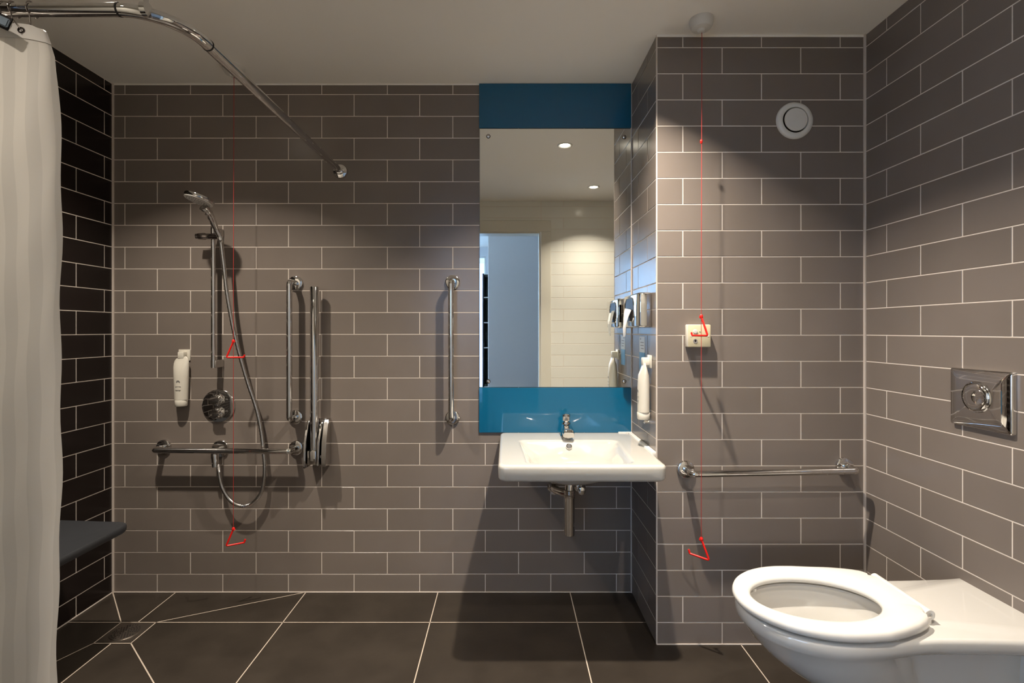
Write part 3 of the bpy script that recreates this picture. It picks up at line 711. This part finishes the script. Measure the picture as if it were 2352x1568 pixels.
# ------------------------------------------------------------------ emergency pull cords
def handle_mesh(c, w_, h, side, rot, r=.0037, openend=False):
    """triangular pull: a leaning side, a base bar, hooked end"""
    R = Matrix.Rotation(rot, 3, 'Z')
    pts = [Vector((0, 0, 0)), Vector((-side*w_*.42, 0, -h)), Vector((side*w_*.62, 0, -h*(.92 if openend else 1.0))), Vector((side*w_*.68, 0, -h*(.72 if openend else .84)))]
    bm = B(); tube(bm, fillet([c+R@p for p in [Vector((side*.006, 0, -.004))]+pts], .004, 4), r, 12)
    lathe(bm, c+Vector((0, 0, -.006)), (0, 0, 1), [(0, .005), (.003, .0062), (.010, .0062), (.014, .003)], 14)
    return bm
def pull_cord(x, y, zlist, zb, label, side, rots, bead=None):
    t = thing('emergency_pull_cord', (x, y, CEIL), label, 'pull cord', 'red emergency pull cords')
    b = B(); lathe(b, (x, y, CEIL), (0, 0, -1), [(0, .043), (.004, .0435), (.022, .041), (.034, .034), (.037, .020), (.038, .015), (.047, .011), (.048, .004)], 44); obj('ceiling_rose', b, 'white', t)
    b = B(); tube(b, [(x+.002, y, CEIL-.035), (x, y, (CEIL+zb)/2), (x, y, zb-.002)], .0011, 8); obj('cord', b, 'redcord', t)
    for z, rt, oe in zip(zlist, rots, (False, True)):
        obj('triangle_handle', handle_mesh(Vector((x, y, z)), .068, .070, side, rt, openend=oe), 'red', t)
    if bead: b = B(); lathe(b, (x, y, bead), (0, 0, -1), [(0, .002), (.003, .0045), (.013, .0045), (.016, .002)], 14); obj('cord_bead', b, 'red', t)
pull_cord(-1.192, 2.18, (1.175, .358), .358, 'red emergency pull cord hanging in the shower in front of the valve', 1, (math.radians(8), math.radians(18)))
pull_cord(.718, 1.852, (1.2735, .4507), .4507, 'red emergency pull cord hanging beside the toilet in front of the wall switch', -1, (math.radians(-62), math.radians(-38)), bead=1.929)

# ------------------------------------------------------------------ reset switch
sc = at(1604, 771, 1.925); sx, sz = sc.x, sc.z
t = thing('alarm_reset_switch', (sx, YB, sz), 'square ivory emergency reset switch on the wall behind the red cord', 'switch')
b = B(); box(b, (sx-.0435, YB-.030, sz-.0435), (sx+.0435, YB, sz+.0435), .004); obj('back_box', b, 'plastic', t)
b = B(); box(b, (sx-.0425, YB-.037, sz-.0425), (sx+.0425, YB-.030, sz+.0425), .0025); obj('face_plate', b, 'beige', t)
b = B(); lathe(b, (sx-.0165, YB-.037, sz+.0165), (0, -1, 0), [(0, .0085), (.003, .0080), (.0035, .006)], 24); obj('reset_button', b, 'white', t)
b = B(); lathe(b, (sx+.001, YB-.037, sz+.0155), (0, -1, 0), [(0, .002), (.001, .0016)], 12); obj('indicator_lamp', b, 'green', t)
b = B(); lathe(b, (sx-.0165, YB-.037, sz-.020), (0, -1, 0), [(0, .0085), (.0012, .0080), (.0008, .0055)], 24); sd = obj('sounder', b, 'ink', t)
b = B(); lathe(b, (sx-.0165, YB-.0382, sz-.018), (0, -1, 0), [(0, .0035), (.0006, .0033)], 16); obj('sounder_hole', b, 'rubber', sd)
for dx in (-.0325, .033):
    b = B(); lathe(b, (sx+dx, YB-.037, sz), (0, -1, 0), [(0, .0042), (.0008, .0040)], 16); obj('screw', b, 'plastic', t)

# ------------------------------------------------------------------ extract vent
vc = at(1824, 277.5, YB)
t = thing('extract_vent', vc, 'round white extract air valve high on the tiled wall', 'vent')
b = B(); lathe(b, vc, (0, -1, 0), [(0, .0715), (.003, .0715), (.009, .068), (.013, .058), (.011, .050), (.004, .0475), (.001, .0475)], 64); obj('outer_ring', b, 'white', t)
b = B(); lathe(b, vc+Vector((0, -.0012, 0)), (0, -1, 0), [(0, .047), (.001, .047)], 48); obj('air_gap', b, 'rubber', t)
b = B(); lathe(b, vc+Vector((0, -.002, 0)), (0, -1, 0), [(0, .020), (.006, .030), (.008, .0435), (.011, .0445), (.013, .043), (.0135, .0)], 64); obj('centre_disc', b, 'white', t)

# ------------------------------------------------------------------ flush plate on the right wall
fy0, fy1, fz0, fz1 = 1.368, 1.560, .934, 1.108
t = thing('flush_plate', (XR, 1.464, fz0), 'rectangular polished chrome flush plate on the wall above the toilet', 'flush plate')
b = B(); N = 8; lps = []
def frow(inset, h): return [(XR-h-.004*math.cos(PI*(v/((fz1-fz0)/2))*.5)*(1 if h > .008 else 0), (fy0+fy1)/2+u, (fz0+fz1)/2+v) for u, v in rrect((fy1-fy0)/2-inset, (fz1-fz0)/2-inset, .006, 6)]
lps = [frow(0, 0), frow(0, .008), frow(.0012, .012), frow(.005, .0145), frow(.03, .0155), frow(.06, .016)]
rings(b, lps); obj('plate', b, 'chrome', t)
pc = Vector((XR-.0195, 1.466, 1.028))
b = B(); lathe(b, pc, (-1, 0, 0), [(-.006, .046), (.001, .046), (.003, .0445), (.002, .042), (-.001, .041)], 48); obj('button_ring', b, 'chrome', t)
b = B(); lathe(b, pc, (-1, 0, 0), [(-.004, .040), (.003, .040), (.006, .0375), (.0075, .030), (.0065, .015), (.006, .0)], 48); bt_ = obj('flush_button', b, 'chrome', t)
b = B(); lathe(b, pc+Vector((0, -.014, 0)), (-1, 0, 0), [(.0060, .022), (.0085, .022), (.0095, .0205), (.0085, .019)], 40); obj('half_flush_button', b, 'chrome', bt_)

# ------------------------------------------------------------------ toilet
UC, VC = XR, 1.400
def W(u, v, z): return (UC-u, VC+v, z)
t = thing('toilet', (UC, VC, .1), 'white wall hung toilet pan with open ring seat fixed to the right wall', 'toilet')
RC = .50
NA = 144
def star(poly, cu, z, zf=None):
    out = []
    q = [(u-cu, v) for u, v in poly]
    for k in range(NA):
        a = 2*PI*k/NA; d = ray_poly(q, a); u, v = cu+d*math.cos(a), d*math.sin(a)
        out.append(W(u, v, z if zf is None else zf(u, v)))
    return out
def pan_outline(tip, b, half, ins=0.0, ucn=.535, u0=.0):
    """bowl ellipse in front joined to a straight shelf going back to the wall"""
    o = []
    for k in range(61):
        a = -PI/2+PI*k/60; o.append((ucn+(tip-ucn)*math.cos(a), b*math.sin(a)))
    for k in range(1, 20):      # ease from the bowl width to the shelf width
        f = k/20; s = f*f*(3-2*f); o.append((ucn-(ucn-.30)*f, b+(half-b)*s))
    for k in range(0, 21):      # shelf to wall, slight flare
        f = k/20; o.append((.30+(u0-.30)*f, half+.012*f*f))
    pts = o[:]
    low = [(u, -v) for u, v in reversed(o[61:])]
    return pts[61:][::-1][::-1] and (o + low)
def ellp(cu, a, b, n=96): return [(cu+a*math.cos(2*PI*k/n), b*math.sin(2*PI*k/n)) for k in range(n)]
def union(cu, a, b, half):
    """distance outline of ellipse plus trunk reaching the wall, star-shaped about cu"""
    o = []
    tr = [(cu, -half), (cu, half), (0.0, half), (0.0, -half)]; tq = [(u-cu, v) for u, v in tr]
    for k in range(NA):
        an = 2*PI*k/NA; c, s = math.cos(an), math.sin(an)
        d = 1/math.sqrt((c/a)**2+(s/b)**2)
        if c < 0: d = max(d, ray_poly(tq, an))
        o.append((cu+d*c, d*s))
    return o
def lift(u, v): return 0.009*(.5-.5*math.cos(PI*max(0, 1-u/.03))) if u < .03 else 0
ZR = .4505
top = pan_outline(.742, .176, .152)
P1 = pan_outline(.738, .173, .149, u0=.0)
L_ = [star(ellp(.49, .035, .03), .49, .262), star(ellp(.495, .09, .065), .495, .280), star(ellp(.505, .125, .088), .505, .330), star(ellp(.515, .150, .108), .515, .385),
      star(ellp(.525, .172, .122), .525, .405), star(ellp(.530, .178, .128), .530, .425), star(ellp(.532, .186, .131), .530, .437), star(ellp(.532, .184, .128), .530, .445), star(ellp(.532, .187, .131), .530, ZR-.001),
      star(pan_outline(.730, .166, .142), .53, 0, lambda u, v: ZR+lift(u, v)), star(P1, .53, 0, lambda u, v: ZR-.0025+lift(u, v)),
      star(top, .53, 0, lambda u, v: ZR-.010+lift(u, v)*.5), star(pan_outline(.742, .177, .152), .53, ZR-.022), star(pan_outline(.739, .174, .149), .53, ZR-.034), star(pan_outline(.733, .169, .142), .53, ZR-.042)]
for z, tip, bb, uc, half in ((.400, .726, .166, .52, .100), (.370, .705, .158, .50, .094), (.335, .672, .147, .48, .090), (.300, .630, .133, .45, .088), (.265, .578, .118, .42, .086), (.235, .525, .105, .39, .085), (.205, .462, .094, .36, .084), (.175, .40, .086, .32, .083), (.13, .34, .084, .27, .083), (.11, .32, .080, .25, .080)):
    L_.append(star(union(uc, tip-uc, bb, half), uc, z))
b = B(); rings(b, L_)
# rear plate against the wall
lps = []
for u, s in ((.001, 0), (.030, 0), (.042, .004), (.050, .014)):
    lps.append([W(u, a, .265+c) for a, c in rrect(.158-s, .165-s, .03, 6)])
rings(b, lps)
obj('toilet_pan', b, 'pan', t, sharp=50)
b = B(); lathe(b, W(.497, 0, .300), (0, 0, 1), [(0, .088), (.0008, .088)], 48, sx=.75); obj('bowl_water', b, 'water', t)
# seat
SZ = .4570
def seat_outline(ins=0.0):
    a_, b_ = .218-ins, .180-ins; cu = .532; o = []
    for k in range(61):
        an = -PI/2+PI*k/60; o.append((cu+a_*math.cos(an), b_*math.sin(an)))
    side = [(.50, .1795), (.45, .175), (.40, .166), (.35, .152), (.322, .140), (.306, .130), (.300, .122), (.305, .114), (.308, .106), (.300, .102), (.292, .101), (.288, .099)]
    for u, v in side: o.append((max(u, .268+ins) if u < .31 else u, v-ins))
    return [(u, v+.02*max(0, min(1, (.45-u)/.17))) for u, v in o+[(u, -v) for u, v in reversed(o[61:])]]
def rear_fit(u, v): return 1
b = B()
def so(ins, z): return star(seat_outline(ins), .532, z)
L_ = [star(ellp(.535, .176, .120), .532, SZ+.002), star(ellp(.535, .171, .115), .532, SZ+.006), star(ellp(.535, .169, .113), .532, SZ+.012), star(ellp(.535, .172, .116), .532, SZ+.019), star(ellp(.535, .180, .123), .532, SZ+.0240),
      star(ellp(.533, .195, .142), .532, SZ+.0285), so(.018, SZ+.0290), so(.008, SZ+.0270), so(.003, SZ+.0225), so(.0005, SZ+.016), so(.0, SZ+.009), so(.003, SZ+.003), so(.010, SZ)]
rings(b, L_, closed=True); st = obj('toilet_seat', b, 'seat', t, sharp=45)
b = B(); 
def ring_y(v0, v1, r, ri):
    lathe(b, W(.279, v0, SZ+.0160), (0, 1, 0), [(0.004, ri), (0, ri), (0, r-.001), (.001, r), (v1-v0-.001, r), (v1-v0, r-.001), (v1-v0, ri), (v1-v0-.004, ri)], 28)
ring_y(-.082, .120, .0138, .0055); obj('hinge_barrel', b, 'seat', st)
for v in (-.075, .075):
    b = B(); tube(b, [W(.284, v, ZR-.001), W(.284, v, SZ+.012)], .011, 18); obj('hinge_post', b, 'seat', st)
for u, v in ((.66, .09), (.66, -.09), (.42, .145), (.42, -.145)):
    b = B(); lathe(b, W(u, v, ZR-.001), (0, 0, 1), [(0, .008), (SZ-ZR+.002, .008)], 12); obj('seat_buffer', b, 'seat', st)
